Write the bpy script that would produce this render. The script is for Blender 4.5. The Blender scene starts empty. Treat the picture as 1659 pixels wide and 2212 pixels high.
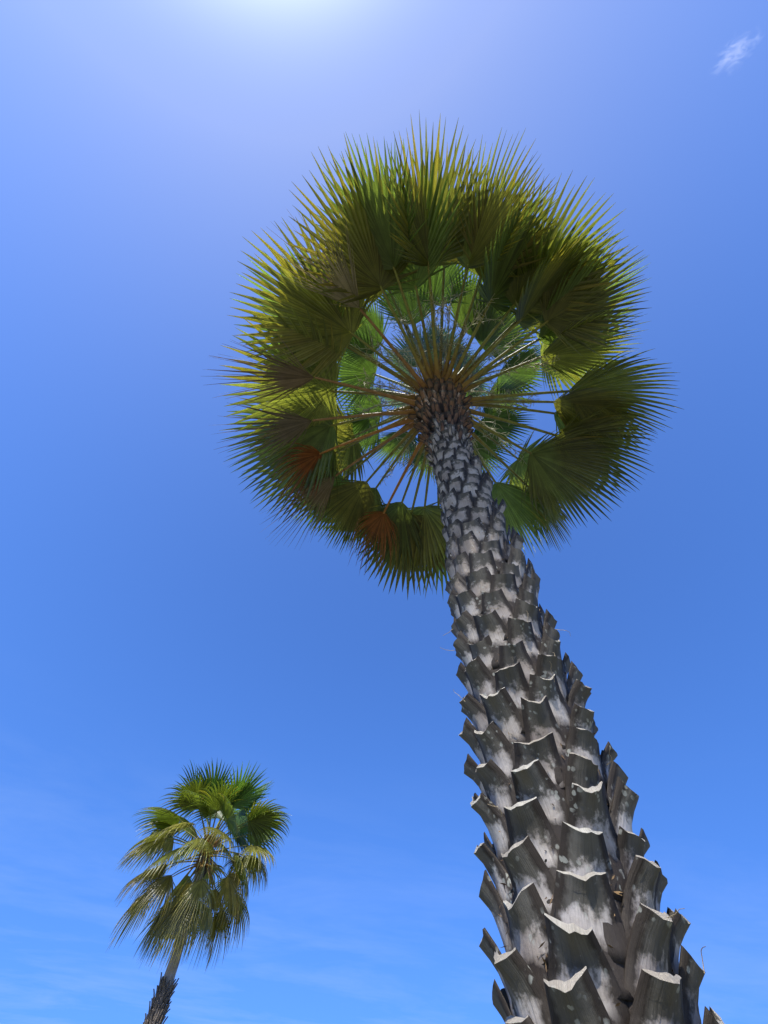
import bpy, math, random
import numpy as np
from mathutils import Matrix, Vector
rnd = random.Random(7)
rng = np.random.default_rng(7)
D = bpy.data
SC = bpy.context.scene
COL = SC.collection
PI = math.pi
R = math.radians

# ------------------------------------------------------------------ camera
CAM_FWD = Vector((0.0, 0.530531, 0.847666))
CAM_RIGHT = Vector((0.990923, -0.113950, 0.071318))
CAM_UP = Vector((-0.134428, -0.839972, 0.525716))
cd = D.cameras.new('camera')
cam = D.objects.new('camera', cd); COL.objects.link(cam)
cam.matrix_world = Matrix((
    (CAM_RIGHT.x, CAM_UP.x, -CAM_FWD.x, 0.0),
    (CAM_RIGHT.y, CAM_UP.y, -CAM_FWD.y, 0.0),
    (CAM_RIGHT.z, CAM_UP.z, -CAM_FWD.z, 1.6),
    (0, 0, 0, 1)))
cd.sensor_fit = 'VERTICAL'; cd.sensor_height = 24.0; cd.sensor_width = 18.0
cd.lens = 24.0 * 832.0 / 2212.0
cd.clip_start = 0.05; cd.clip_end = 20000.0
SC.camera = cam

# ------------------------------------------------------------------ exposure
SC.view_settings.view_transform = 'Standard'
SC.view_settings.look = 'None'
SC.view_settings.exposure = 0.0
SC.view_settings.gamma = 1.0
SC.view_settings.use_curve_mapping = False
SC.render.engine = 'CYCLES'
SC.cycles.transparent_max_bounces = 16
SC.cycles.volume_step_rate = 1.0

# ------------------------------------------------------------------ sky and sun
SUN = Vector((-0.267346, -0.581838, 0.768108)).normalized()
SUN_EL = math.asin(SUN.z)
SUN_AZ = math.atan2(SUN.x, SUN.y)          # clockwise from +Y
W = D.worlds.new('World'); SC.world = W; W.use_nodes = True
nt = W.node_tree; nt.nodes.clear()
def N(tree, t, **kw):
    n = tree.nodes.new(t)
    for k, v in kw.items(): setattr(n, k, v)
    return n
def mathn(tree, op, a, b=None, c=None, clamp=False):
    n = N(tree, 'ShaderNodeMath', operation=op); n.use_clamp = clamp
    for i, v in enumerate((a, b, c)):
        if v is None: continue
        if isinstance(v, (int, float)): n.inputs[i].default_value = v
        else: tree.links.new(v, n.inputs[i])
    return n.outputs[0]
def mixc(tree, fac, a, b, mode='MIX'):
    n = N(tree, 'ShaderNodeMix', data_type='RGBA', blend_type=mode)
    for i, v in ((0, fac), (6, a), (7, b)):
        if isinstance(v, (int, float)): n.inputs[i].default_value = v
        elif isinstance(v, tuple): n.inputs[i].default_value = (*v, 1.0) if len(v) == 3 else v
        else: tree.links.new(v, n.inputs[i])
    return n.outputs[2]
out = N(nt, 'ShaderNodeOutputWorld')
bg = N(nt, 'ShaderNodeBackground'); bg.inputs[1].default_value = 0.10
sky = N(nt, 'ShaderNodeTexSky', sky_type='NISHITA')
sky.sun_disc = False; sky.sun_elevation = SUN_EL; sky.sun_rotation = SUN_AZ
sky.altitude = 0; sky.air_density = 1.0; sky.dust_density = 0.0; sky.ozone_density = 3.0
tc = N(nt, 'ShaderNodeTexCoord')
nrm = N(nt, 'ShaderNodeVectorMath', operation='NORMALIZE'); nt.links.new(tc.outputs['Generated'], nrm.inputs[0])
# very clear air: the pale band stays close to the horizon
mp = N(nt, 'ShaderNodeMapping'); mp.inputs['Scale'].default_value = (1, 1, 0.7); mp.inputs['Location'].default_value = (0, 0, 0.3)
nt.links.new(nrm.outputs[0], mp.inputs[0]); nt.links.new(mp.outputs[0], sky.inputs[0])
# deep polarised blue
hs = N(nt, 'ShaderNodeVectorMath', operation='MULTIPLY'); hs.inputs[1].default_value = (1.02, 1.72, 2.88)
nt.links.new(sky.outputs[0], hs.inputs[0])
# aureole round the sun
dt = N(nt, 'ShaderNodeVectorMath', operation='DOT_PRODUCT'); nt.links.new(nrm.outputs[0], dt.inputs[0])
dt.inputs[1].default_value = SUN
ang = mathn(nt, 'ARCCOSINE', mathn(nt, 'MINIMUM', dt.outputs['Value'], 0.99999))
def halo(scale, col):
    e = mathn(nt, 'EXPONENT', mathn(nt, 'MULTIPLY', ang, -1 / scale))
    e = mathn(nt, 'MINIMUM', e, 0.25)
    v = N(nt, 'ShaderNodeVectorMath', operation='SCALE'); v.inputs[0].default_value = col
    nt.links.new(e, v.inputs['Scale']); return v.outputs[0]
a1 = N(nt, 'ShaderNodeVectorMath', operation='ADD'); nt.links.new(halo(0.32, (9.8, 7.6, 0.3)), a1.inputs[0]); nt.links.new(halo(0.050, (1150, 1180, 1100)), a1.inputs[1])
add = N(nt, 'ShaderNodeVectorMath', operation='ADD')
nt.links.new(hs.outputs[0], add.inputs[0]); nt.links.new(a1.outputs[0], add.inputs[1])
# thin high cirrus, a flat layer seen at a slant: streaks all round the lower sky
sep = N(nt, 'ShaderNodeSeparateXYZ'); nt.links.new(nrm.outputs[0], sep.inputs[0])
hz = mathn(nt, 'ADD', mathn(nt, 'MAXIMUM', sep.outputs[2], 0.0), 0.06)
px = mathn(nt, 'DIVIDE', sep.outputs[0], hz); py = mathn(nt, 'DIVIDE', sep.outputs[1], hz)
cmb = N(nt, 'ShaderNodeCombineXYZ')
nt.links.new(px, cmb.inputs[0]); nt.links.new(mathn(nt, 'MULTIPLY', py, 1.6), cmb.inputs[1])
no = N(nt, 'ShaderNodeTexNoise'); no.inputs['Scale'].default_value = 0.55; no.inputs['Detail'].default_value = 7
no.inputs['Roughness'].default_value = 0.62; no.inputs['Distortion'].default_value = 0.3
nt.links.new(cmb.outputs[0], no.inputs['Vector'])
mr = N(nt, 'ShaderNodeMapRange'); mr.inputs[1].default_value = 0.44; mr.inputs[2].default_value = 0.7
nt.links.new(no.outputs[0], mr.inputs[0])
low = N(nt, 'ShaderNodeMapRange'); low.inputs[1].default_value = 0.42; low.inputs[2].default_value = 0.08
nt.links.new(sep.outputs[2], low.inputs[0])
cf = mathn(nt, 'MULTIPLY', mathn(nt, 'MULTIPLY', mr.outputs[0], low.outputs[0]), 0.30)
fin = mixc(nt, cf, add.outputs[0], (4.4, 6.2, 10.5))
nt.links.new(fin, bg.inputs[0]); nt.links.new(bg.outputs[0], out.inputs[0])

sl = D.lights.new('sun', 'SUN'); sl.energy = 5.0; sl.angle = R(0.53); sl.color = (1.0, 0.95, 0.88)
so = D.objects.new('sun', sl); COL.objects.link(so)
so.rotation_euler = SUN.to_track_quat('Z', 'Y').to_euler()

# ------------------------------------------------------------------ helpers
def link(o, parent=None):
    COL.objects.link(o)
    if parent is not None: o.parent = parent
    return o
def empty(name, loc=(0, 0, 0)):
    o = D.objects.new(name, None); o.location = loc; o.empty_display_size = 0.3
    return link(o)
def mesh_from(name, V, F, mat, uv=None, col=None, smooth=True, mat_idx=None):
    me = D.meshes.new(name)
    V = np.asarray(V, dtype=np.float32); F = np.asarray(F, dtype=np.int32)
    k = F.shape[1]
    me.vertices.add(len(V)); me.vertices.foreach_set('co', V.ravel())
    me.loops.add(F.size); me.loops.foreach_set('vertex_index', F.ravel())
    me.polygons.add(len(F)); me.polygons.foreach_set('loop_start', np.arange(0, F.size, k, dtype=np.int32))
    if smooth: me.polygons.foreach_set('use_smooth', np.ones(len(F), dtype=bool))
    for m in (mat if isinstance(mat, (list, tuple)) else [mat]): me.materials.append(m)
    if mat_idx is not None: me.polygons.foreach_set('material_index', np.asarray(mat_idx, dtype=np.int32))
    me.update(calc_edges=True)
    if uv is not None:
        l = me.uv_layers.new(name='UVMap')
        l.data.foreach_set('uv', np.asarray(uv, dtype=np.float32)[F.ravel()].ravel())
    if col is not None:
        a = me.color_attributes.new('tint', 'FLOAT_COLOR', 'POINT')
        c = np.ones((len(V), 4), dtype=np.float32); c[:, :3] = col
        a.data.foreach_set('color', c.ravel())
    me.validate()
    return me
def obj(name, me, parent=None, loc=None):
    o = D.objects.new(name, me)
    if loc is not None: o.location = loc
    return link(o, parent)
def grid_faces(nr, nc, off=0, closed=False):
    i = np.arange(nr - 1)[:, None]; m = nc if closed else nc - 1
    j = np.arange(m)[None, :]; j2 = (j + 1) % nc
    a = i * nc + j; b = i * nc + j2; c = (i + 1) * nc + j2; d = (i + 1) * nc + j
    return np.stack([a, b, c, d], -1).reshape(-1, 4) + off
def unit(v): v = np.asarray(v, float); return v / np.linalg.norm(v)
def tube(P, rad, ns=6, up=(0, 0, 1), flat=1.0):
    """swept tube; rad per point; flat squeezes it along the local up. returns verts, quads"""
    P = np.asarray(P, float); n = len(P)
    T = np.gradient(P, axis=0); T /= np.linalg.norm(T, axis=1)[:, None]
    S = np.cross(T, np.asarray(up, float)); S /= np.maximum(np.linalg.norm(S, axis=1), 1e-6)[:, None]
    U = np.cross(S, T)
    a = np.arange(ns) / ns * 2 * PI
    V = P[:, None, :] + (S[:, None, :] * np.cos(a)[None, :, None] + U[:, None, :] * (np.sin(a) * flat)[None, :, None]) * np.asarray(rad)[:, None, None]
    return V.reshape(-1, 3), grid_faces(n, ns, closed=True)

# ------------------------------------------------------------------ materials
def new_mat(name):
    m = D.materials.new(name); m.use_nodes = True
    t = m.node_tree; t.nodes.clear()
    return m, t, N(t, 'ShaderNodeOutputMaterial')
def noise(t, vec, scale, detail=4, rough=0.55, dist=0.0):
    n = N(t, 'ShaderNodeTexNoise'); n.inputs['Scale'].default_value = scale; n.inputs['Detail'].default_value = detail
    n.inputs['Roughness'].default_value = rough; n.inputs['Distortion'].default_value = dist
    if vec is not None: t.links.new(vec, n.inputs['Vector'])
    return n.outputs['Fac']
def ramp(t, fac, a, b, clamp=True):
    n = N(t, 'ShaderNodeMapRange'); n.inputs[1].default_value = a; n.inputs[2].default_value = b
    n.clamp = clamp; t.links.new(fac, n.inputs[0]); return n.outputs[0]
def mapping(t, vec, scale=(1, 1, 1), loc=None):
    n = N(t, 'ShaderNodeMapping'); n.inputs['Scale'].default_value = scale
    t.links.new(vec, n.inputs['Vector'])
    if loc is not None: t.links.new(loc, n.inputs['Location'])
    return n.outputs[0]

def leaf_mat(name, trans=0.5, rough=0.38, tmul=(1.7, 1.6, 0.55), spec=0.5):
    m, t, o = new_mat(name)
    at = N(t, 'ShaderNodeAttribute', attribute_name='tint')
    tc = N(t, 'ShaderNodeTexCoord')
    n1 = noise(t, tc.outputs['Object'], 9.0, 3)
    base = mixc(t, ramp(t, n1, 0.35, 0.75), at.outputs['Color'], (0.72, 0.74, 0.62), 'MULTIPLY')
    # fine fibre lines along the segment
    uv = N(t, 'ShaderNodeUVMap')
    n2 = noise(t, mapping(t, uv.outputs[0], (1.0, 22.0, 1)), 5.0, 2)
    base = mixc(t, ramp(t, n2, 0.4, 0.8), base, (0.78, 0.8, 0.7), 'MULTIPLY')
    sv = N(t, 'ShaderNodeSeparateXYZ'); t.links.new(uv.outputs[0], sv.inputs[0])
    fr = mathn(t, 'ABSOLUTE', mathn(t, 'SUBTRACT', mathn(t, 'FRACT', sv.outputs[1]), 0.5))
    vein_shade = mathn(t, 'MAXIMUM', ramp(t, fr, 0.12, 0.03), ramp(t, fr, 0.40, 0.47))
    base = mixc(t, mathn(t, 'MULTIPLY', vein_shade, 0.75), base, (0.50, 0.50, 0.42), 'MULTIPLY')  # shade of the pleats painted into the colour along the veins
    p = N(t, 'ShaderNodeBsdfPrincipled'); p.inputs['Roughness'].default_value = rough
    p.inputs['Specular IOR Level'].default_value = spec
    t.links.new(base, p.inputs['Base Color'])
    tr = N(t, 'ShaderNodeBsdfTranslucent')
    t.links.new(mixc(t, 1.0, base, tmul, 'MULTIPLY'), tr.inputs['Color'])
    bp = N(t, 'ShaderNodeBump'); bp.inputs['Strength'].default_value = 0.25; bp.inputs['Distance'].default_value = 0.004
    t.links.new(n2, bp.inputs['Height']); t.links.new(bp.outputs[0], p.inputs['Normal'])
    mx = N(t, 'ShaderNodeMixShader'); mx.inputs[0].default_value = trans
    t.links.new(p.outputs[0], mx.inputs[1]); t.links.new(tr.outputs[0], mx.inputs[2])
    t.links.new(mx.outputs[0], o.inputs[0])
    return m
M_LEAF = leaf_mat('palm_leaf', rough=0.30, spec=0.7, trans=0.50, tmul=(1.35, 1.35, 0.55))
M_DRY = leaf_mat('dry_palm_leaf', trans=0.22, rough=0.6, tmul=(1.3, 1.1, 0.8), spec=0.3)

def petiole_mat():
    m, t, o = new_mat('petiole')
    at = N(t, 'ShaderNodeAttribute', attribute_name='tint')
    tc = N(t, 'ShaderNodeTexCoord')
    n1 = noise(t, tc.outputs['Object'], 14.0, 4)
    c = mixc(t, ramp(t, n1, 0.45, 0.7), at.outputs['Color'], (0.7, 0.5, 0.4), 'MULTIPLY')
    p = N(t, 'ShaderNodeBsdfPrincipled'); p.inputs['Roughness'].default_value = 0.42
    t.links.new(c, p.inputs['Base Color']); t.links.new(p.outputs[0], o.inputs[0])
    return m
M_PET = petiole_mat()

def boot_mat(name, base_a, base_b, lich, dark, cut=False, stain_shade=True):
    """weathered leaf base: fibre streaks along v, pale lichen spots, dark mould and painted shade near the cut end"""
    m, t, o = new_mat(name)
    uv = N(t, 'ShaderNodeUVMap'); tc = N(t, 'ShaderNodeTexCoord'); oi = N(t, 'ShaderNodeObjectInfo')
    off = N(t, 'ShaderNodeCombineXYZ')
    t.links.new(mathn(t, 'MULTIPLY', oi.outputs['Random'], 57.0), off.inputs[0])
    t.links.new(mathn(t, 'MULTIPLY', oi.outputs['Random'], 31.0), off.inputs[1])
    vec = mapping(t, uv.outputs[0], (1, 1, 1), off.outputs[0])
    st = noise(t, mapping(t, vec, (26, 1.6, 1)), 1.0, 5, 0.6)
    big = noise(t, tc.outputs['Object'], 6.0, 4, 0.6)
    mid = noise(t, tc.outputs['Object'], 24.0, 5, 0.65)
    c = mixc(t, ramp(t, big, 0.35, 0.65), base_a, base_b)
    c = mixc(t, mathn(t, 'MULTIPLY', ramp(t, st, 0.45, 0.72), 0.38), c, dark)
    c = mixc(t, mathn(t, 'MULTIPLY', oi.outputs['Random'], 0.42), c, (0.16, 0.11, 0.075))
    sepu = N(t, 'ShaderNodeSeparateXYZ'); t.links.new(uv.outputs[0], sepu.inputs[0])
    if stain_shade:
        # algae, mould and painted-in tip shade on the exposed third, ragged edge
        e = mathn(t, 'ADD', mathn(t, 'SUBTRACT', sepu.outputs[1], 0.12 if stain_shade == 'edge' else 0.0), mathn(t, 'MULTIPLY', mathn(t, 'SUBTRACT', mid, 0.5), 0.55))
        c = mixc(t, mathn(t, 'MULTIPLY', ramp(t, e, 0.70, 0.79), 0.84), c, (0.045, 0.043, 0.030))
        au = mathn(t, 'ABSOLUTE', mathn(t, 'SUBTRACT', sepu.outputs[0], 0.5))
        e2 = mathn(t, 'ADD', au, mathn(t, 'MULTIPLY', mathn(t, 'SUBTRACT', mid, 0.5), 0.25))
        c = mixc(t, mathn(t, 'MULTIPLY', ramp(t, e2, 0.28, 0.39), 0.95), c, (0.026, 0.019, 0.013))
    if stain_shade:
        c = mixc(t, mathn(t, 'MULTIPLY', ramp(t, mathn(t, 'ADD', sepu.outputs[1], mathn(t, 'MULTIPLY', mathn(t, 'SUBTRACT', mid, 0.5), 0.3)), 0.53, 0.40), 0.95), c, (0.022, 0.015, 0.010))   # dark brown towards the foot
    # lichen
    vo = N(t, 'ShaderNodeTexVoronoi'); vo.inputs['Scale'].default_value = 34.0
    wob = N(t, 'ShaderNodeVectorMath', operation='ADD')
    nv = N(t, 'ShaderNodeTexNoise'); nv.inputs['Scale'].default_value = 30.0; nv.inputs['Detail'].default_value = 3
    t.links.new(tc.outputs['Object'], nv.inputs['Vector'])
    sc = N(t, 'ShaderNodeVectorMath', operation='SCALE'); sc.inputs['Scale'].default_value = 0.03
    t.links.new(nv.outputs['Color'], sc.inputs[0])
    t.links.new(tc.outputs['Object'], wob.inputs[0]); t.links.new(sc.outputs[0], wob.inputs[1])
    t.links.new(wob.outputs[0], vo.inputs['Vector'])
    spots = mathn(t, 'MULTIPLY', ramp(t, vo.outputs['Distance'], 0.34, 0.26), ramp(t, noise(t, tc.outputs['Object'], 11.0, 2), 0.54, 0.62))
    c = mixc(t, mathn(t, 'MULTIPLY', spots, 0.42), c, lich)
    p = N(t, 'ShaderNodeBsdfPrincipled'); p.inputs['Roughness'].default_value = 0.72
    p.inputs['Specular IOR Level'].default_value = 0.3
    t.links.new(c, p.inputs['Base Color'])
    h = mathn(t, 'ADD', mathn(t, 'MULTIPLY', st, 1.0), mathn(t, 'MULTIPLY', mid, 0.9))
    bp = N(t, 'ShaderNodeBump'); bp.inputs['Strength'].default_value = 0.6; bp.inputs['Distance'].default_value = 0.006
    t.links.new(h, bp.inputs['Height']); t.links.new(bp.outputs[0], p.inputs['Normal'])
    t.links.new(p.outputs[0], o.inputs[0])
    return m
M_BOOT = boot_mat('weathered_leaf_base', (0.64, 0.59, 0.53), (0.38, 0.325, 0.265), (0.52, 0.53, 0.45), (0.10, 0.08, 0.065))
M_CUT = boot_mat('cut_end', (0.40, 0.38, 0.32), (0.30, 0.275, 0.22), (0.5, 0.5, 0.42), (0.12, 0.095, 0.07), stain_shade=False)
M_UPPER = boot_mat('grey_papery_leaf_base', (0.50, 0.44, 0.37), (0.31, 0.26, 0.205), (0.46, 0.45, 0.40), (0.10, 0.07, 0.05), stain_shade='edge')
M_STUB = boot_mat('brown_fibrous_stub', (0.25, 0.13, 0.065), (0.10, 0.045, 0.022), (0.36, 0.24, 0.14), (0.03, 0.014, 0.008), stain_shade='edge')

def core_mat():
    m, t, o = new_mat('trunk_fibre')
    tc = N(t, 'ShaderNodeTexCoord')
    n = noise(t, mapping(t, tc.outputs['Object'], (1, 1, 0.25)), 45.0, 5, 0.7)
    c = mixc(t, ramp(t, n, 0.4, 0.7), (0.030, 0.020, 0.013), (0.11, 0.072, 0.043))
    p = N(t, 'ShaderNodeBsdfPrincipled'); p.inputs['Roughness'].default_value = 0.9
    t.links.new(c, p.inputs['Base Color'])
    bp = N(t, 'ShaderNodeBump'); bp.inputs['Strength'].default_value = 1.0; bp.inputs['Distance'].default_value = 0.02
    t.links.new(n, bp.inputs['Height']); t.links.new(bp.outputs[0], p.inputs['Normal'])
    t.links.new(p.outputs[0], o.inputs[0]); return m
M_CORE = core_mat()
def simple(name, col, rough=0.7, col2=None, scale=8.0, trans=0.0):
    m, t, o = new_mat(name)
    p = N(t, 'ShaderNodeBsdfPrincipled'); p.inputs['Roughness'].default_value = rough
    tc = N(t, 'ShaderNodeTexCoord')
    n = noise(t, tc.outputs['Object'], scale, 5)
    c = mixc(t, ramp(t, n, 0.35, 0.65), col, col2 or tuple(x * 0.7 for x in col))
    t.links.new(c, p.inputs['Base Color'])
    if trans:
        tr = N(t, 'ShaderNodeBsdfTranslucent'); t.links.new(c, tr.inputs[0])
        mx = N(t, 'ShaderNodeMixShader'); mx.inputs[0].default_value = trans
        t.links.new(p.outputs[0], mx.inputs[1]); t.links.new(tr.outputs[0], mx.inputs[2]); t.links.new(mx.outputs[0], o.inputs[0])
    else: t.links.new(p.outputs[0], o.inputs[0])
    return m
M_FLOWER = simple('flower_stalk', (0.62, 0.58, 0.42), 0.6, (0.36, 0.36, 0.20), 20, 0.3)
M_FIBRE = simple('loose_fibre', (0.42, 0.33, 0.2), 0.7)
M_SMOOTH = simple('smooth_pale_trunk', (0.36, 0.31, 0.25), 0.75, (0.22, 0.18, 0.14), 9)
M_SHAG = simple('dark_shaggy_leaf_base', (0.075, 0.058, 0.042), 0.85, (0.16, 0.13, 0.10), 7)
M_GROUND = simple('dry_ground', (0.15, 0.16, 0.07), 0.95, (0.24, 0.21, 0.12), 0.6)

# ------------------------------------------------------------------ ground
n = 40
a = np.linspace(-1, 1, n); a = np.sign(a) * np.abs(a) ** 3 * 9000
X, Y = np.meshgrid(a, a)
Z = 0.04 * np.sin(X * 0.35) * np.cos(Y * 0.27) * (np.hypot(X, Y) < 400)
g = obj('ground', mesh_from('ground', np.stack([X, Y, Z], -1).reshape(-1, 3), grid_faces(n, n), M_GROUND))
g['kind'] = 'structure'

# ------------------------------------------------------------------ main palm: centre line, core radius, outer flare
# z, x, y, core radius, flare of the leaf bases beyond the core
PROFILE = np.array([
    (-0.3, 0.90, 2.05, .290, .060), (0.0, 0.905, 2.045, .282, .070), (1.0, 0.920, 2.02, .262, .080), (1.85, 0.930, 2.0, .250, .086),
    (2.20, 0.948, 1.997, .255, .088), (2.51, 0.937, 1.972, .250, .084), (2.95, 0.895, 1.921, .244, .072),
    (3.58, 0.828, 1.846, .232, .056), (4.03, 0.800, 1.799, .214, .046), (4.63, 0.757, 1.746, .192, .042),
    (5.47, 0.672, 1.686, .165, .040), (6.08, 0.648, 1.654, .178, .06), (6.84, 0.616, 1.625, .262, .095), (7.65, 0.607, 1.620, .285, .09), (8.1, 0.60, 1.62, .12, .05)])
def prof(z):
    return np.array([np.interp(z, PROFILE[:, 0], PROFILE[:, i]) for i in (1, 2, 3, 4)])
def axis_at(z):
    a, b = prof(z - .15), prof(z + .15)
    return unit((b[0] - a[0], b[1] - a[1], .3))
GREAT = empty('fan_palm', (0.905, 2.045, 0.0))
GREAT['label'] = 'tall fan palm with thick trunk of jagged cut leaf bases towering at right'
GREAT['category'] = 'palm tree'
BASE = np.array([0.905, 2.045, 0.0])
zs = np.linspace(-0.3, 8.05, 90); ns = 28
V = []
for z in zs:
    c = prof(z)
    for k in range(ns):
        th = 2 * PI * k / ns
        r = c[2] * (1 + .03 * math.sin(5 * th + z * 9) + .02 * math.sin(11 * th - z * 23))
        V.append((c[0] + r * math.cos(th), c[1] + r * math.sin(th), z))
obj('trunk', mesh_from('trunk', np.array(V) - BASE, grid_faces(len(zs), ns, closed=True), M_CORE), GREAT)

NU, NV = 9, 10
def boot_geo(z_tip, th, L, w_base, w_tip, flare, thick, seed, power=2.3, slant=0.0, notch=0.5, lift=0.0):
    """one clasping leaf base; returns verts, quads, uv, material index. Local v runs up from the trunk to the cut end."""
    r = np.random.default_rng(seed)
    v = np.linspace(0, 1, NV); u = np.linspace(-1, 1, NU)
    cz = z_tip - L * (1 - v)
    P = np.array([prof(z) for z in cz]); ax = axis_at(z_tip)
    e = np.array([math.cos(th), math.sin(th), 0.0]); tt = np.array([-math.sin(th), math.cos(th), 0.0])
    U, Vv = np.meshgrid(u, v)
    ragged = r.normal(0, 1, NU); ragged = (ragged + np.roll(ragged, 1)) * .5
    w = w_base + (w_tip - w_base) * Vv ** 1.25
    w = w * (1 + 0.05 * np.sin(Vv * 7 + r.uniform(0, 6)))
    core = P[:, 2][:, None]
    off = lift + flare * Vv ** power + .012
    twist = slant * w_tip * .5 * Vv
    T = U * w + twist + .01 * np.sin(Vv * 5 + r.uniform(0, 6))
    # clasping at the foot, becoming a shallow V channel at the tip
    wrap = core - np.sqrt(np.maximum(core ** 2 - np.minimum(np.abs(T), core * .97) ** 2, 0))
    edge = np.abs(U) ** 1.15
    drop = wrap * (1 - .75 * Vv ** 2) + thick * (.55 + .75 * Vv) * edge
    rad_o = core + off + thick * (.35 + .65 * Vv) - drop
    up_shift = (flare * .55) * Vv ** power * 0.0
    # jagged cut line: corners higher than the middle
    cutz = Vv ** 6 * (L * .10 * notch * (np.abs(U) ** 1.6) + ragged[None, :] * .006 + slant * .03 * U)
    zz = cz[:, None] + cutz
    noise_r = .0035 * np.sin(U * 9 + r.uniform(0, 6)) * np.sin(Vv * 11 + r.uniform(0, 6)) + .004 * r.normal(0, 1, U.shape) * .5
    cxy = P[:, :2]
    def pos(rad, z, Tt, Pc):
        return np.stack([Pc[:, 0][:, None] + e[0] * rad + tt[0] * Tt,
                         Pc[:, 1][:, None] + e[1] * rad + tt[1] * Tt, z], -1)
    O = pos(rad_o + noise_r, zz, T, P)
    th_in = thick * (.5 + .5 * Vv) * (1 - .88 * np.abs(U) ** 1.4) + .004
    # inner face: shifted inwards and up along the local normal
    sl = flare * power * np.maximum(Vv, .05) ** (power - 1) / L
    nrm_r = 1 / np.sqrt(1 + sl ** 2); nrm_z = sl / np.sqrt(1 + sl ** 2)
    I = pos(rad_o - th_in * nrm_r, zz + th_in * nrm_z * .9, T * .985, P)
    Vx = np.concatenate([O.reshape(-1, 3), I.reshape(-1, 3)])
    n = NU * NV
    Fo = grid_faces(NV, NU); Fi = grid_faces(NV, NU, n)[:, ::-1]
    cut, side = [], []
    for j in range(NU - 1):
        q = (NV - 1) * NU + j; cut.append((q, q + 1, q + 1 + n, q + n)[::1])
        side.append((j, j + n, j + 1 + n, j + 1))
    for i in range(NV - 1):
        q = i * NU; side.append((q, q + NU, q + NU + n, q + n))
        q = i * NU + NU - 1; side.append((q, q + n, q + NU + n, q + NU))
    # rim verts duplicated for a crisp edge
    cv = Vx[(NV - 1) * NU:(NV - 1) * NU + NU]; ci = Vx[n + (NV - 1) * NU:n + NV * NU]
    base = len(Vx); Vx = np.concatenate([Vx, cv, ci])
    cut = [(base + j, base + j + 1, base + NU + j + 1, base + NU + j) for j in range(NU - 1)]
    Fq = np.concatenate([Fo, Fi, np.array(side), np.array(cut)])
    uvg = np.stack([(U + 1) / 2, Vv], -1).reshape(-1, 2)
    uvt = np.stack([(u + 1) / 2, np.ones(NU)], -1)
    uv = np.concatenate([uvg, uvg, uvt, uvt + [0, .05]])
    mi = np.concatenate([np.zeros(len(Fo) + len(Fi) + len(side)), np.ones(len(cut))])
    return Vx, Fq, uv, mi

# spiral of leaf bases: eight columns, each row turned a little further
boots = []
z, th, k = 0.10, R(-126 - 0), 0
seq = []
# run downwards and upwards from the reference leaf base at z 1.845
def row_h(z): return float(np.interp(z, [0, 1.8, 2.6, 3.6, 4.6, 5.6, 6.2], [.14, .128, .126, .135, .165, .165, .12]))
def drift(z): return float(np.interp(z, [0, 2.3, 2.9, 4.2, 6], [8.6, 8.8, 16.0, 16.5, 18]))
z, th = 1.845, -126.0
while z < 6.05:
    seq.append((z, th)); z += row_h(z) / 8; th += 135 + drift(z) / 8
z, th = 1.845, -126.0
low = []
while z > 0.25:
    z -= row_h(z) / 8; th -= 135 + drift(z) / 8
    low.append((z, th))
tall = {}
def boot_args(z, th, seed):
    r = random.Random(seed)
    c = prof(z); t = min(1, max(0, (z - 2.7) / 1.6))
    w_col = 2 * PI * (c[2] + .02) / 8
    L = (0.27 * (1 - t) + 0.27 * t) * r.uniform(.94, 1.1)
    w_base = w_col * (.67 - .04 * t); w_tip = (.066 * (1 - t) + .074 * t) * r.uniform(.86, 1.14)
    fl = c[3] * r.uniform(.82, 1.12); thick = .027 * (1 - t) + .016 * t
    if r.random() < .10: L *= .85; fl *= .55; w_tip *= 1.25          # weathered short
    lift = 0.0; power = 4.6 * (1 - t) + 2.8 * t
    if 3.5 < z < 5.6 and math.cos(R(th) - R(-35)) > .72 and r.random() < .55:   # longer broken stubs standing out on the right flank
        L *= 1.15; fl += r.uniform(.03, .08); power = 2.0; thick = .02; w_tip *= .85
    return dict(z_tip=z + r.uniform(-.012, .012), th=R(th) + r.uniform(-.05, .05), L=L, w_base=w_base, w_tip=w_tip,
                flare=fl, thick=thick, seed=seed, power=power, slant=r.uniform(-.5, .5), notch=r.uniform(.7, 2.1), lift=lift)
nb = 0
for i, (z, th) in enumerate(seq):
    g4 = boot_geo(**boot_args(z, th, 100 + i))
    hi = z > 3.6 + .5 * random.Random(i).random()
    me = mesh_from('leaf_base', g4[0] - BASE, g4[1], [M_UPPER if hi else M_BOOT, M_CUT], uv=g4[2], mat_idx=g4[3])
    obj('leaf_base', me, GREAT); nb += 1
VV, FF, UU, MM, off = [], [], [], [], 0
for i, (z, th) in enumerate(low):
    g4 = boot_geo(**boot_args(z, th, 900 + i))
    VV.append(g4[0]); FF.append(g4[1] + off); UU.append(g4[2]); MM.append(g4[3]); off += len(g4[0])
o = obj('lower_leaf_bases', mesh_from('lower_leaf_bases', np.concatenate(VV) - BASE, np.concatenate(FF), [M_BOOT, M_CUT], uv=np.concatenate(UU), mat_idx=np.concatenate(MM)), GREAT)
o['kind'] = 'stuff'

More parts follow.
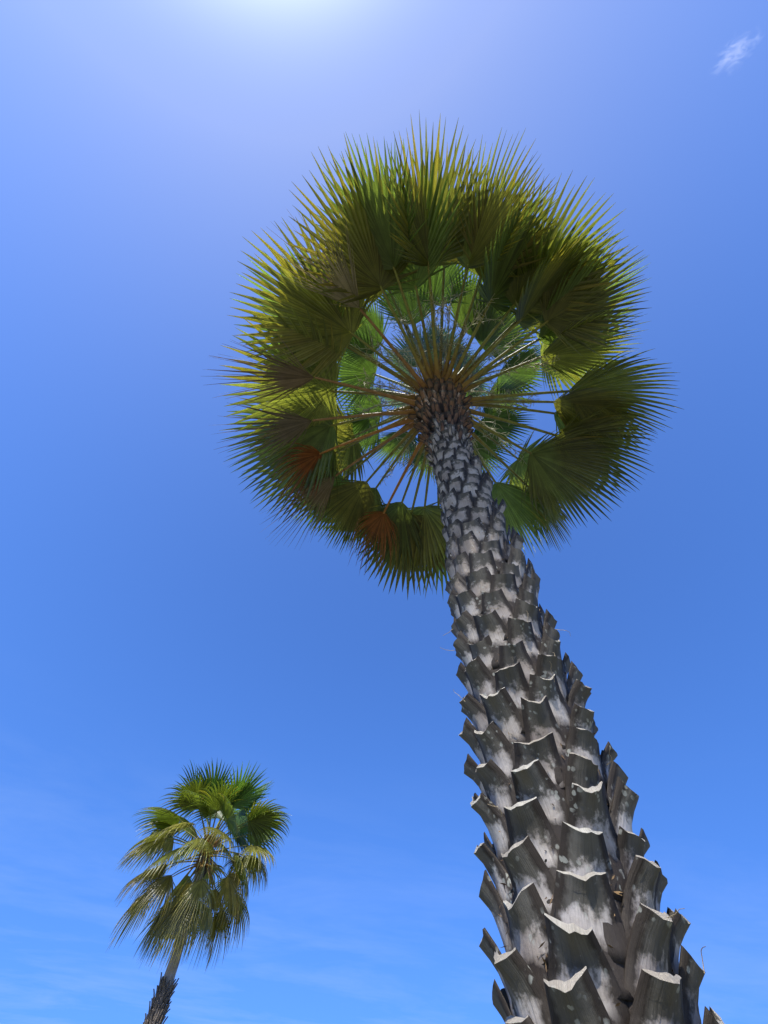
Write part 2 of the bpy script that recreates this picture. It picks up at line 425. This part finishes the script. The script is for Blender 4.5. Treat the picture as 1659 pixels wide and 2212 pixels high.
# brown fibrous stubs under the crown
z, th, i = 5.55, 20.0, 0
while z < 7.5:
    r = random.Random(4000 + i); c = prof(z)
    t = min(1, max(0, (z - 5.75) / .35))
    w = 2 * PI * c[2] / 14
    g4 = boot_geo(z, R(th) + r.uniform(-.12, .12), r.uniform(.16, .28), w * .40, w * r.uniform(.16, .36), c[3] * r.uniform(.3, 2.0), r.uniform(.008, .018),
                  4000 + i, power=1.2, slant=r.uniform(-1.2, 1.2), notch=r.uniform(-.8, 1.6), lift=.0)
    grey = r.random() > t
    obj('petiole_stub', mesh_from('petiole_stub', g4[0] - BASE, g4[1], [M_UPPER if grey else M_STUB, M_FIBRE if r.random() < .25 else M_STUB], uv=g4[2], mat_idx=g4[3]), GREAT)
    th += 137.5; z += .0066; i += 1
NSTUB = i

# ------------------------------------------------------------------ fronds
GREENS = [(.205, .225, .060), (.220, .228, .062), (.170, .220, .064), (.225, .210, .055)]
def frond_petiole(P0, az, el0, el1, L, w0=.031, w1=.017, tint=(.17, .15, .035), thorns=True, seed=0):
    r = np.random.default_rng(seed)
    n = 12; t = np.linspace(0, 1, n)
    el = np.radians(el0 + (el1 - el0) * t)
    step = L / (n - 1)
    d = np.stack([np.sin(az) * np.cos(el), np.cos(az) * np.cos(el), np.sin(el)], -1)
    P = np.array(P0)[None, :] + np.concatenate([[np.zeros(3)], np.cumsum((d[:-1] + d[1:]) / 2 * step, axis=0)])
    wd = w0 * 1.5 * np.exp(-t * 9) + w0 + (w1 - w0) * t
    V, F = tube(P, wd, 8, flat=.55)
    base_c = np.array(tint); orange = np.array((.25, .115, .022))
    tc = np.repeat(t, 8)[:, None]
    col = orange * (1 - np.clip(tc * 2.2, 0, 1)) + base_c * np.clip(tc * 2.2, 0, 1)
    V = [V]; F = [F]; off = len(V[0]); col = [col]
    side = np.cross(d, (0, 0, 1)); side /= np.linalg.norm(side, axis=1)[:, None]
    if thorns:
        TV, TF = [], []
        m = int(L * 17)
        for s in (-1, 1):
            for q in range(m):
                tt = (q + r.uniform(0, .6)) / m * .95
                f = tt * (n - 1); i0 = int(f); fr = f - i0
                p = P[i0] * (1 - fr) + P[i0 + 1] * fr; sd = side[i0] * s; dd = d[i0]
                ww = np.interp(tt, t, wd); h = r.uniform(.010, .019) * (1.2 - tt * .5)
                a_ = p + sd * ww * .93
                b = len(TV)
                TV += [a_ - dd * .006, a_ + dd * .006, a_ + sd * h + dd * h * .5, a_ + np.array((0, 0, .004))]
                TF += [(b, b + 1, b + 2, b + 2), (b, b + 3, b + 2, b + 2), (b + 1, b + 3, b + 2, b + 2)]
        tri = np.array(TF); V.append(np.array(TV)); col.append(np.tile((.045, .018, .010), (len(TV), 1)))
        F.append(tri + off)
    return np.concatenate(V), np.concatenate(F), np.concatenate(col), P[-1], d[-1]

def build_blade(C0, a, nrm, L, half, nseg, seed, tint, droop=.18, split=.5, fold=.15, wav=.04, tipdroop=.25,
                yellow=.15, curl=0.0, cup=0.0, wind=(0, 0, 0), crush=0.0, wseg=1.0):
    """costapalmate blade: pleated and joined near the hastula, free pointed segments beyond. returns verts, quads, uv, colour"""
    r = np.random.default_rng(seed)
    a = unit(a); b = unit(np.cross(a, nrm)); nm = np.cross(b, a)
    rows_u, rows_f = 4, 6
    nr = rows_u + rows_f + 1
    edges = np.linspace(-half, half, nseg + 1)
    G = np.array([0, 0, -1.0])
    def ray(phi, Lr, dj, fine=1.0):
        """points along a ray at fan angle phi; droops with distance"""
        phi = np.asarray(phi)
        c, s = np.cos(phi), np.sin(phi)
        d0 = a[None] * c[:, None] + b[None] * s[:, None] + nm[None] * ((cup - fold) * (1 - np.cos(np.minimum(np.abs(phi) * 1.0, PI)))[:, None] * 1.0)
        d0 /= np.linalg.norm(d0, axis=1)[:, None]
        o0 = C0[None] + a[None] * (.05 * L * np.maximum(c, 0))[:, None]
        dens = 14; tt = np.linspace(0, 1, dens)
        P = np.zeros((len(phi), dens, 3)); P[:, 0] = o0; d = d0.copy()
        for i in range(1, dens):
            t = tt[i]
            g = (droop * t * .16 + tipdroop * max(t - split, 0) * .5 * dj)[:, None] if hasattr(dj, '__len__') else droop * t * .16
            d = d + G * g + np.array(wind) * .05 * t
            d /= np.linalg.norm(d, axis=1)[:, None]
            P[:, i] = P[:, i - 1] + d * (Lr / (dens - 1))[:, None]
        return tt, P
    ones_e = np.ones(nseg + 1)
    Lf = lambda ph: L * (1 - .42 * (np.abs(ph) / (half + .01)) ** 2)
    dj = np.ones(nseg) * 1.0 + np.abs(r.normal(0, .5, nseg)) * (1 + 2 * curl)
    mid = (edges[:-1] + edges[1:]) / 2
    midf = mid + r.normal(0, wav * .35, nseg) + r.normal(0, .16, nseg) * (np.abs(mid) / half) ** 4
    t_, PE = ray(edges, Lf(edges), np.ones(nseg + 1))
    Lm = Lf(mid) * r.uniform(.90, 1.04, nseg) * (1 - r.uniform(0, .45, nseg) * (np.abs(mid) / half) ** 4)
    t_, PM = ray(midf, Lm, dj)
    def samp(P, t):  # P (n,dens,3), t scalar or (n,)
        t = np.clip(np.broadcast_to(t, (len(P),)), 0, 1)
        f = t * (P.shape[1] - 1); i = np.minimum(f.astype(int), P.shape[1] - 2); fr = (f - i)[:, None]
        q = np.arange(len(P))
        return P[q, i] * (1 - fr) + P[q, i + 1] * fr
    rim = (np.abs(mid) / half) ** 4
    spl = split * (1 - .80 * rim) * r.uniform(.94, 1.06, nseg)
    pleat = (.46 + r.uniform(-.07, .07, nseg))
    V = np.zeros((nseg, nr, 3, 3)); uv = np.zeros((nseg, nr, 3, 2)); colr = np.zeros((nseg, nr, 3, 3))
    sM = samp(PM, spl); Lh, Rh = samp(PE[:-1], spl), samp(PE[1:], spl)
    wid = Rh - Lh; ws = np.linalg.norm(wid, axis=1); sdir = wid / np.maximum(ws, 1e-5)[:, None]
    tw = r.normal(0, .25 + curl, nseg)
    for k in range(nr):
        if k <= rows_u:
            t = .002 + (spl - .002) * k / rows_u
            l, rr = samp(PE[:-1], t), samp(PE[1:], t)
            m = (l + rr) / 2; w = np.linalg.norm(rr - l, axis=1)
            m = m + nm[None] * (pleat * w * .9)[:, None]
        else:
            f = (k - rows_u) / rows_f
            t = spl + (1 - spl) * f
            m0 = samp(PM, t)
            blend = min(1, f * 2.5)
            m = m0 + ((Lh + Rh) / 2 - sM) * (1 - f * .6)
            w = ws * wseg * (1 - f ** 1.5) * (1 - .25 * f) + .002
            along = samp(PM, t) - samp(PM, t - .08); along /= np.linalg.norm(along, axis=1)[:, None]
            sd = sdir - along * np.sum(sdir * along, axis=1)[:, None]; sd /= np.linalg.norm(sd, axis=1)[:, None]
            nn = np.cross(sd, along)
            an = tw * f
            sd2 = sd * np.cos(an)[:, None] + nn * np.sin(an)[:, None]; nn2 = np.cross(sd2, along)
            nn2 *= np.sign(np.sum(nn2 * nm[None], axis=1))[:, None]
            l = m - sd2 * (w / 2)[:, None]; rr = m + sd2 * (w / 2)[:, None]
            m = m + nn2 * (pleat * w * .8 * (1 - .3 * f))[:, None]
        V[:, k, 0], V[:, k, 1], V[:, k, 2] = l, m, rr
        uv[:, k, :, 0] = np.broadcast_to(t, (nseg,))[:, None]; uv[:, k, 0, 1] = np.arange(nseg); uv[:, k, 1, 1] = np.arange(nseg) + .5; uv[:, k, 2, 1] = np.arange(nseg) + 1
        c = np.tile(np.array(tint), (nseg, 1)) * segvar if k else None
        if k == 0:
            segvar = r.uniform(.62, 1.30, (nseg, 1)) * np.array([[1, 1, 1]])
            ysel = (r.random(nseg) < yellow)
            c = np.array(tint)[None] * segvar
        yl = np.array((.33, .26, .04))
        mix = np.clip((np.broadcast_to(t, (nseg,))[:, None] - .35) * 1.6, 0, .75)
        c = np.where(ysel[:, None], c * (1 - mix) + yl * mix, c)
        if k == nr - 1: c = c * .7 + np.array((.06, .05, .02)) * .3
        colr[:, k, :, :] = c[:, None, :]
    V = V.reshape(-1, 3)
    F = []
    for s in range(nseg):
        F.append(grid_faces(nr, 3, s * nr * 3))
    return V, np.concatenate(F), uv.reshape(-1, 2), colr.reshape(-1, 3)

def make_frond(root, base, P0, az_deg, el0, el1, Lp, Lb, bel=None, daz=0.0, roll=0.0, half=105, nseg=54, seed=0, kind='green',
               droop=.2, tipdroop=.25, tint=None, curl=0., fold=.15, split=None, wav=.04, wind=(0, 0, 0), pw=(.031, .017), thorns=True, rows=None, label=None, yellow=None):
    az = R(az_deg)
    r = random.Random(seed)
    ptint = {'green': (.165, .175, .032), 'young': (.20, .25, .07), 'dry': (.22, .13, .05), 'rust': (.30, .14, .03)}[kind]
    pv, pf, pc, Pe, de = frond_petiole(P0, az, el0, el1, Lp, pw[0], pw[1], ptint, thorns, seed)
    bel = el1 - 8 if bel is None else bel
    ab = az + R(daz); e = R(bel)
    a = np.array([math.sin(ab) * math.cos(e), math.cos(ab) * math.cos(e), math.sin(e)])
    up = np.array([-math.sin(ab) * math.sin(e), -math.cos(ab) * math.sin(e), math.cos(e)])
    sd = np.cross(a, up); nrm = up * math.cos(R(roll)) + sd * math.sin(R(roll))
    t = tint or (GREENS[seed % 4])
    if kind == 'dry': t = tint or (.27, .205, .15)
    if kind == 'rust': t = tint or (.33, .115, .028)
    t = tuple(np.array(t) * r.uniform(.62, 1.28) * np.array((r.uniform(.88, 1.08), 1, 1)))
    if split is None: split = r.uniform(.54, .64) if kind in ('green', 'young') else .3
    V, F, uv, col = build_blade(Pe - a * .05, a, nrm, Lb * (1.09 if root is GREAT else 1.0), R(half), nseg, seed, t, droop=droop, split=split, fold=fold, wav=wav,
                                tipdroop=tipdroop, yellow=(.12 if yellow is None else yellow) if kind in ('green', 'young') else 0.0, curl=curl, wind=wind,
                                wseg=1.0 if kind in ('green', 'young') else .8)
    fr = obj('frond', mesh_from('frond', V - base, F, M_LEAF if kind in ('green', 'young') else M_DRY, uv=uv, col=col, smooth=False), root)
    obj('petiole', mesh_from('petiole', pv - base, pf, M_PET, col=pc), fr)
    if label: fr['label'] = label
    return fr

CR = np.array([0.607, 1.62, 7.56])
def crown_pt(az_deg, z, rr=.20):
    a = R(az_deg); c = prof(z)
    return np.array([c[0] + math.sin(a) * rr, c[1] + math.cos(a) * rr, z])
# lower ring: azimuth (clockwise from +Y, seen from above), elevation of the leaf stalk, its length, blade kind
RING = [
    (-151, 4, 1.60, 'green'), (-143, 6, 1.62, 'green'), (-131, 2, 1.60, 'dry'), (-119, 4, 1.7, 'green'), (-111, 5, 1.85, 'green'),
    (-97, 0, 1.72, 'dry'), (-88, -4, 1.70, 'green'), (-80, -8, 1.72, 'dry'), (-71, -5, 1.72, 'green'), (-63, -6, 1.80, 'rust'),
    (-57, -3, 1.85, 'green'), (-50, -8, 1.78, 'dry'), (-43, -8, 1.80, 'green'), (-35, -10, 1.80, 'green'), (-28, -8, 1.75, 'green'),
    (-20, -13, 1.72, 'rust'), (-12, -12, 1.75, 'green'), (-5, -12, 1.80, 'green'), (2, -16, 1.80, 'green'), (10, -16, 1.85, 'green'), (46, -16, 1.60, 'green'), (57, -8, 1.70, 'green'), (72, -9, 1.60, 'green'),
    (85, -10, 1.72, 'green'), (92, -2, 1.68, 'green'), (99, -3, 1.75, 'green'), (104, -3, 1.75, 'green'), (121, 3, 1.62, 'green'), (129, 6, 1.6, 'green'),
    (136, 4, 1.70, 'green'), (144, 8, 1.65, 'green'), (151, 8, 1.68, 'green'), (163, 8, 1.5, 'green'), (171, 10, 1.6, 'green'), (178, 8, 1.52, 'green'),
    (-165, 9, 1.72, 'green'), (-158, 8, 1.52, 'green')]
for i, (az, el, L, kind) in enumerate(RING):
    r = random.Random(50 + i)
    near = -math.cos(R(az))                       # 1 on the side nearest the viewer
    P0 = crown_pt(az, 7.42 + r.uniform(-.10, .18) + (.05 if kind == 'green' else -.22), .23)
    kw = {}
    if kind == 'green':
        kw = dict(bel=el - 6 - r.uniform(0, 12) + 4 * near, daz=r.uniform(-9, 9), roll=r.uniform(-50, 50), half=r.choice((r.uniform(62, 80), r.uniform(80, 106))),
                  Lb=r.uniform(1.14, 1.46), droop=r.uniform(.1, .35), tipdroop=r.uniform(.1, .5), fold=r.uniform(.05, .35),
                  curl=.9 if 25 < az < 60 or (0 < az < 25) else .0, nseg=r.randint(38, 44),
                  yellow=r.choice((.03, .06, .3)))
        if 25 < az < 60: kw['tipdroop'] = 1.1
        if 35 < az < 115: kw['bel'] -= 14; kw['Lb'] *= .92; kw['droop'] += .25; kw['half'] = r.uniform(52, 80); kw['tipdroop'] += .3
        if near > .6: kw['Lb'] *= .96
        if -50 < az < 14: kw['Lb'] *= .84; kw['bel'] -= 8
        if -150 < az < -60: kw['Lb'] *= 1.10
    elif kind == 'dry':
        kw = dict(bel=el - 36, daz=r.uniform(-5, 5), half=36, Lb=1.3, droop=-.3, tipdroop=.1, fold=.3, curl=.9, nseg=30, split=.34, wav=.10,
                  label='dead grey brown frond folded nearly shut')
    else:
        kw = dict(bel=el - 40, daz=r.uniform(-6, 6), half=68, Lb=1.12, droop=.5, tipdroop=1.0, fold=.4, curl=.9, nseg=36, split=.28, wav=.1,
                  label='dying frond turned rust orange')
    make_frond(GREAT, BASE, P0, az, el + 7, el - 7, L - .1 + (r.uniform(-.24, .18) if kind == 'green' else 0), seed=50 + i, kind=kind, **kw)
# middle and upper layers
i = 0
for lay, (n, e0, e1, z0, Lp, Lb) in enumerate([(13, 14, 32, 7.62, 1.85, 1.22), (14, 34, 58, 7.78, 1.42, 1.0), (10, 60, 82, 7.9, 1.1, 1.0)]):
    for k in range(n):
        r = random.Random(700 + i)
        az = k * 360 / n + r.uniform(-7, 7) + lay * 9
        if lay == 0 and ((5 < az % 360 < 115 and r.random() < .6) or (az % 360 > 310 and r.random() < .5)): i += 1; continue
        el = r.uniform(e0, e1)
        P0 = crown_pt(az, z0 + r.uniform(-.08, .08), .16 - .04 * lay)
        make_frond(GREAT, BASE, P0, az, el + 5, el - 6, Lp * r.uniform(.84, 1.08), seed=700 + i, kind='green' if lay == 0 else 'young',
                   Lb=Lb * r.uniform(.86, 1.02), bel=el - (26, 14, 8)[lay] - r.uniform(0, 14), daz=r.uniform(-14, 14), roll=r.uniform(-28, 28),
                   half=(r.uniform(88, 108), r.uniform(78, 98), 66)[lay], nseg=r.randint(38, 44), droop=r.uniform(.1, .3), tipdroop=r.uniform(.1, .35),
                   fold=r.uniform(.0, .25), tint=None if lay == 0 else (.12, .19, .05), yellow=.0 if lay else .2, thorns=lay == 0, pw=(.030, .016))
        i += 1

# flower stalks in the heart of the crown
def flower_stalk(root, base, P0, az_deg, el, L, seed, name='flower_stalk'):
    r = np.random.default_rng(seed)
    VV, FF = [], []; off = [0]
    def add(P, r0, r1, ns=3):
        rad = np.linspace(r0, r1, len(P)); V, F = tube(P, rad, ns, up=(.13, .2, .97))
        VV.append(V); FF.append(F + off[0]); off[0] += len(V)
    def path(p, d, L, n, sag):
        P = [p]
        for k in range(n):
            d = unit(d + np.array((0, 0, -sag)) + r.normal(0, .07, 3)); p = p + d * L / n; P.append(p)
        return np.array(P)
    az = R(az_deg); e = R(el)
    d0 = np.array([math.sin(az) * math.cos(e), math.cos(az) * math.cos(e), math.sin(e)])
    M = path(np.array(P0), d0, L, 12, .05)
    add(M, .014, .006, 5)
    for k in range(3, 13):
        for q in range(2):
            d = unit(M[min(k, 12)] - M[k - 1]) * .6 + r.normal(0, .55, 3)
            B = path(M[k if k < 12 else 12], unit(d), r.uniform(.18, .38), 5, .08)
            add(B, .0065, .0035)
            for s in range(7):
                j = r.integers(1, 6); d = unit(r.normal(0, 1, 3) + unit(B[min(j, 5)] - B[j - 1]) * .6)
                T = path(B[min(j, 5)], d, r.uniform(.05, .13), 2, .1)
                add(T, .0045, .0035)
    o = obj(name, mesh_from(name, np.concatenate(VV) - base, np.concatenate(FF), M_FLOWER), root)
for k in range(20):
    r = random.Random(300 + k)
    flower_stalk(GREAT, BASE, crown_pt(k * 18, 7.75, .14), k * 18 + r.uniform(-9, 9), r.uniform(8, 48), r.uniform(1.1, 1.65), 300 + k)

# loose fibres hanging on the leaf bases, crumbs of old fibre in the axils
def on_trunk(z, th, out):
    c = prof(z); rr = c[2] + out
    return np.array([c[0] + rr * math.cos(th), c[1] + rr * math.sin(th), z])
for k in range(60):
    r = np.random.default_rng(600 + k)
    z, th = seq[int(r.integers(0, len(seq)))]
    th = R(th)
    if math.sin(th) > .2: continue
    P = [on_trunk(z, th + r.normal(0, .15), prof(z)[3] + .02)]; d = unit(np.array((math.cos(th), math.sin(th), .3)) + r.normal(0, .8, 3))
    for q in range(6): d = unit(d + r.normal(0, .35, 3)); P.append(P[-1] + d * r.uniform(.008, .024))
    V_, F_ = tube(P, np.linspace(.0018, .0009, 7), 3, up=(.1, .3, .9))
    obj('loose_fibre', mesh_from('loose_fibre', V_ - BASE, F_, M_FIBRE), GREAT)
r = np.random.default_rng(42); CV, CF, off = [], [], 0
for k in range(2600):
    z, th = seq[int(r.integers(0, len(seq)))]
    th = R(th) + r.choice((-1, 1)) * r.uniform(.28, .46); z += r.normal(0, .03)
    p = on_trunk(z, th, abs(r.normal(.012, .016)))
    q = unit(r.normal(0, 1, 3)); s = unit(np.cross(q, r.normal(0, 1, 3))); L_ = r.uniform(.004, .022); w_ = r.uniform(.0015, .004)
    CV += [p - q * L_, p + s * w_, p + q * L_, p - s * w_]; CF.append((off, off + 1, off + 2, off + 3)); off += 4
o = obj('fibre_debris', mesh_from('fibre_debris', np.array(CV) - BASE, np.array(CF), simple('fibre_crumbs', (0.10, 0.06, 0.03), 0.9, (0.24, 0.15, 0.06), 30), smooth=False), GREAT)
o['kind'] = 'stuff'

# ------------------------------------------------------------------ small palm farther off
SB = np.array([-3.02, 13.0, 0.0])
SMALL = empty('fan_palm', tuple(SB + np.array([-.07, 0, -.08])))
SMALL['label'] = 'small distant fan palm with slender pale trunk and drooping golden fronds at lower left'
SMALL['category'] = 'palm tree'
SP = np.array([(-.1, -3.02, .17), (2.0, -3.06, .145), (2.9, -3.08, .125), (3.4, -3.088, .104), (3.9, -3.148, .098), (4.7, -3.211, .10), (5.15, -3.25, .11), (5.5, -3.27, .06)])
def sprof(z): return np.array([np.interp(z, SP[:, 0], SP[:, 1]), 13.0, np.interp(z, SP[:, 0], SP[:, 2])])
zs = np.linspace(-.1, 5.45, 70); V = []
for z in zs:
    c = sprof(z)
    for k in range(16):
        th = 2 * PI * k / 16; rr = c[2] * (1 + .03 * math.sin(z * 60) + .03 * math.sin(3 * th + z * 5))
        V.append((c[0] + rr * math.cos(th), c[1] + rr * math.sin(th), z))
obj('trunk', mesh_from('trunk', np.array(V) - SB, grid_faces(70, 16, closed=True), M_SMOOTH), SMALL)
# shaggy dark leaf bases wrapped round the lower trunk
def shag(z, th, c, L, w, out, seed):
    r = np.random.default_rng(seed)
    e = np.array([math.cos(th), math.sin(th), 0]); t = np.array([-math.sin(th), math.cos(th), 0])
    v = np.linspace(0, 1, 5); V = []
    for q in v:
        ww = w * (1 - .75 * q); p = np.array([c[0], c[1], z + L * q]) + e * (c[2] + .012 + out * q ** 1.6) + t * r.normal(0, .006)
        V += [p - t * ww - e * .01, p + e * .014, p + t * ww - e * .01, p - e * .012]
    return np.array(V), np.concatenate([grid_faces(5, 4, closed=True), [(16, 17, 18, 19)]])
z, th, i = .15, 0, 0
lowV, lowF, off = [], [], 0
while z < 3.02:
    r = random.Random(i); c = sprof(z)
    V_, F_ = shag(z - .1, th, c, r.uniform(.12, .24), .045, r.uniform(.02, .085), i)
    if z > 1.75:
        obj('leaf_base', mesh_from('leaf_base', V_ - SB, F_, M_SHAG, smooth=False), SMALL)
    else:
        lowV.append(V_); lowF.append(F_ + off); off += len(V_)
    z += .0085; th += 2.4; i += 1
o = obj('lower_leaf_bases', mesh_from('lower_leaf_bases', np.concatenate(lowV) - SB, np.concatenate(lowF), M_SHAG, smooth=False), SMALL); o['kind'] = 'stuff'
# dark stubs below the crown
z, th = 4.75, 0.
for i in range(70):
    r = random.Random(5000 + i); c = sprof(z)
    V_, F_ = shag(z - .1, th, c, r.uniform(.14, .22), .03, r.uniform(.03, .07), 5000 + i)
    obj('petiole_stub', mesh_from('petiole_stub', V_ - SB, F_, M_SHAG, smooth=False), SMALL)
    z += .009; th += 2.4
WIND = (-.55, 0, -.1)
# azimuth groups: hanging skirt, spreading middle, upright top
sl_ = [(20, -58, -12, 4.92, 1.0, .98, 'low'), (19, -18, 22, 5.1, 1.08, 1.05, 'mid'), (13, 12, 40, 5.25, 1.0, 1.12, 'up'), (10, 48, 80, 5.35, .85, 1.12, 'top')]
i = 0
for lay, (n, e0, e1, z0, Lp, Lb, tag_) in enumerate(sl_):
    for k in range(n):
        r = random.Random(8000 + i)
        az = k * 360 / n + r.uniform(-16, 16) + lay * 17
        el = r.uniform(e0, e1); a_ = R(az); c = sprof(z0)
        P0 = np.array([c[0] + math.sin(a_) * .1, c[1] + math.cos(a_) * .1, z0 + r.uniform(-.08, .08)])
        tint = {'low': (.27, .24, .07), 'mid': (.24, .24, .065), 'up': (.15, .20, .035), 'top': (.12, .20, .04)}[tag_]
        make_frond(SMALL, SB, P0, az, el + 8, el - 12, Lp * r.uniform(.85, 1.08), seed=8000 + i, kind='green', Lb=Lb * r.uniform(.88, 1.05),
                   bel=el - (22, 24, 14, 4)[lay] - r.uniform(0, 12), daz=r.uniform(-25, 25), roll=r.uniform(-50, 50), half=r.uniform(60, 100) if lay < 2 else r.uniform(80, 100), split=(.36, .38, .46, .48)[lay], wav=.08,
                   nseg=28, droop=(.45, .4, .25, .12)[lay], tipdroop=(.55, .5, .35, .15)[lay], curl=.6 if lay < 2 else .15, fold=r.uniform(.1, .5),
                   tint=tint, wind=WIND if lay < 3 else (-.2, 0, 0), thorns=False, pw=(.024, .013), yellow=(.35, .3, .12, .05)[lay])
        i += 1

# ------------------------------------------------------------------ small wisp of cloud
def cloud_obj():
    """a thin fair-weather wisp: a real volume 1.5 km up"""
    dirc = unit((0.412, -0.318, 0.853)); H = 1500.0
    C = dirc / dirc[2] * H
    m, t, o = new_mat('cloud_vapour')
    tc = N(t, 'ShaderNodeTexCoord')
    nn = noise(t, mapping(t, tc.outputs['Object'], (1.0, 2.2, 1.4)), 0.022, 6, 0.68, 1.2)
    ln = N(t, 'ShaderNodeVectorMath', operation='LENGTH')
    t.links.new(mapping(t, tc.outputs['Object'], (1 / 105, 1 / 60, 1 / 22)), ln.inputs[0])
    f = ramp(t, ln.outputs['Value'], 1.0, 0.2)
    dn = mathn(t, 'MULTIPLY', ramp(t, mathn(t, 'ADD', nn, mathn(t, 'MULTIPLY', f, .22)), .58, .80), mathn(t, 'MULTIPLY', f, .026))
    pv = N(t, 'ShaderNodeVolumeScatter'); t.links.new(dn, pv.inputs['Density']); pv.inputs['Color'].default_value = (1, 1, 1, 1)
    pv.inputs['Anisotropy'].default_value = .3
    t.links.new(pv.outputs[0], o.inputs['Volume'])
    nl, nm_ = 9, 16; V = [(0, 0, -25.0)]
    for i in range(1, nl):
        p = -PI / 2 + PI * i / nl
        for j in range(nm_): q = 2 * PI * j / nm_; V.append((110 * math.cos(p) * math.cos(q), 66 * math.cos(p) * math.sin(q), 25 * math.sin(p)))
    V.append((0, 0, 25.0)); last = len(V) - 1
    import bmesh
    bm = bmesh.new(); bv = [bm.verts.new(v) for v in V]
    for j in range(nm_):
        j2 = (j + 1) % nm_
        bm.faces.new((bv[0], bv[1 + j2], bv[1 + j]))
        for i in range(nl - 2): a_ = 1 + i * nm_; bm.faces.new((bv[a_ + j], bv[a_ + j2], bv[a_ + nm_ + j2], bv[a_ + nm_ + j]))
        a_ = 1 + (nl - 2) * nm_; bm.faces.new((bv[a_ + j], bv[a_ + j2], bv[last]))
    bmesh.ops.recalc_face_normals(bm, faces=bm.faces)
    me = D.meshes.new('cloud'); bm.to_mesh(me); bm.free(); me.materials.append(m)
    ob = obj('cloud', me, loc=tuple(C))
    ob.rotation_euler = (0, 0, R(-35)); ob.scale = (.72, .8, .8)
    ob['label'] = 'small faint wisp of white cloud alone in the blue sky at upper right'
    ob['category'] = 'cloud'
cloud_obj()
print('boots', nb, 'stubs', NSTUB)
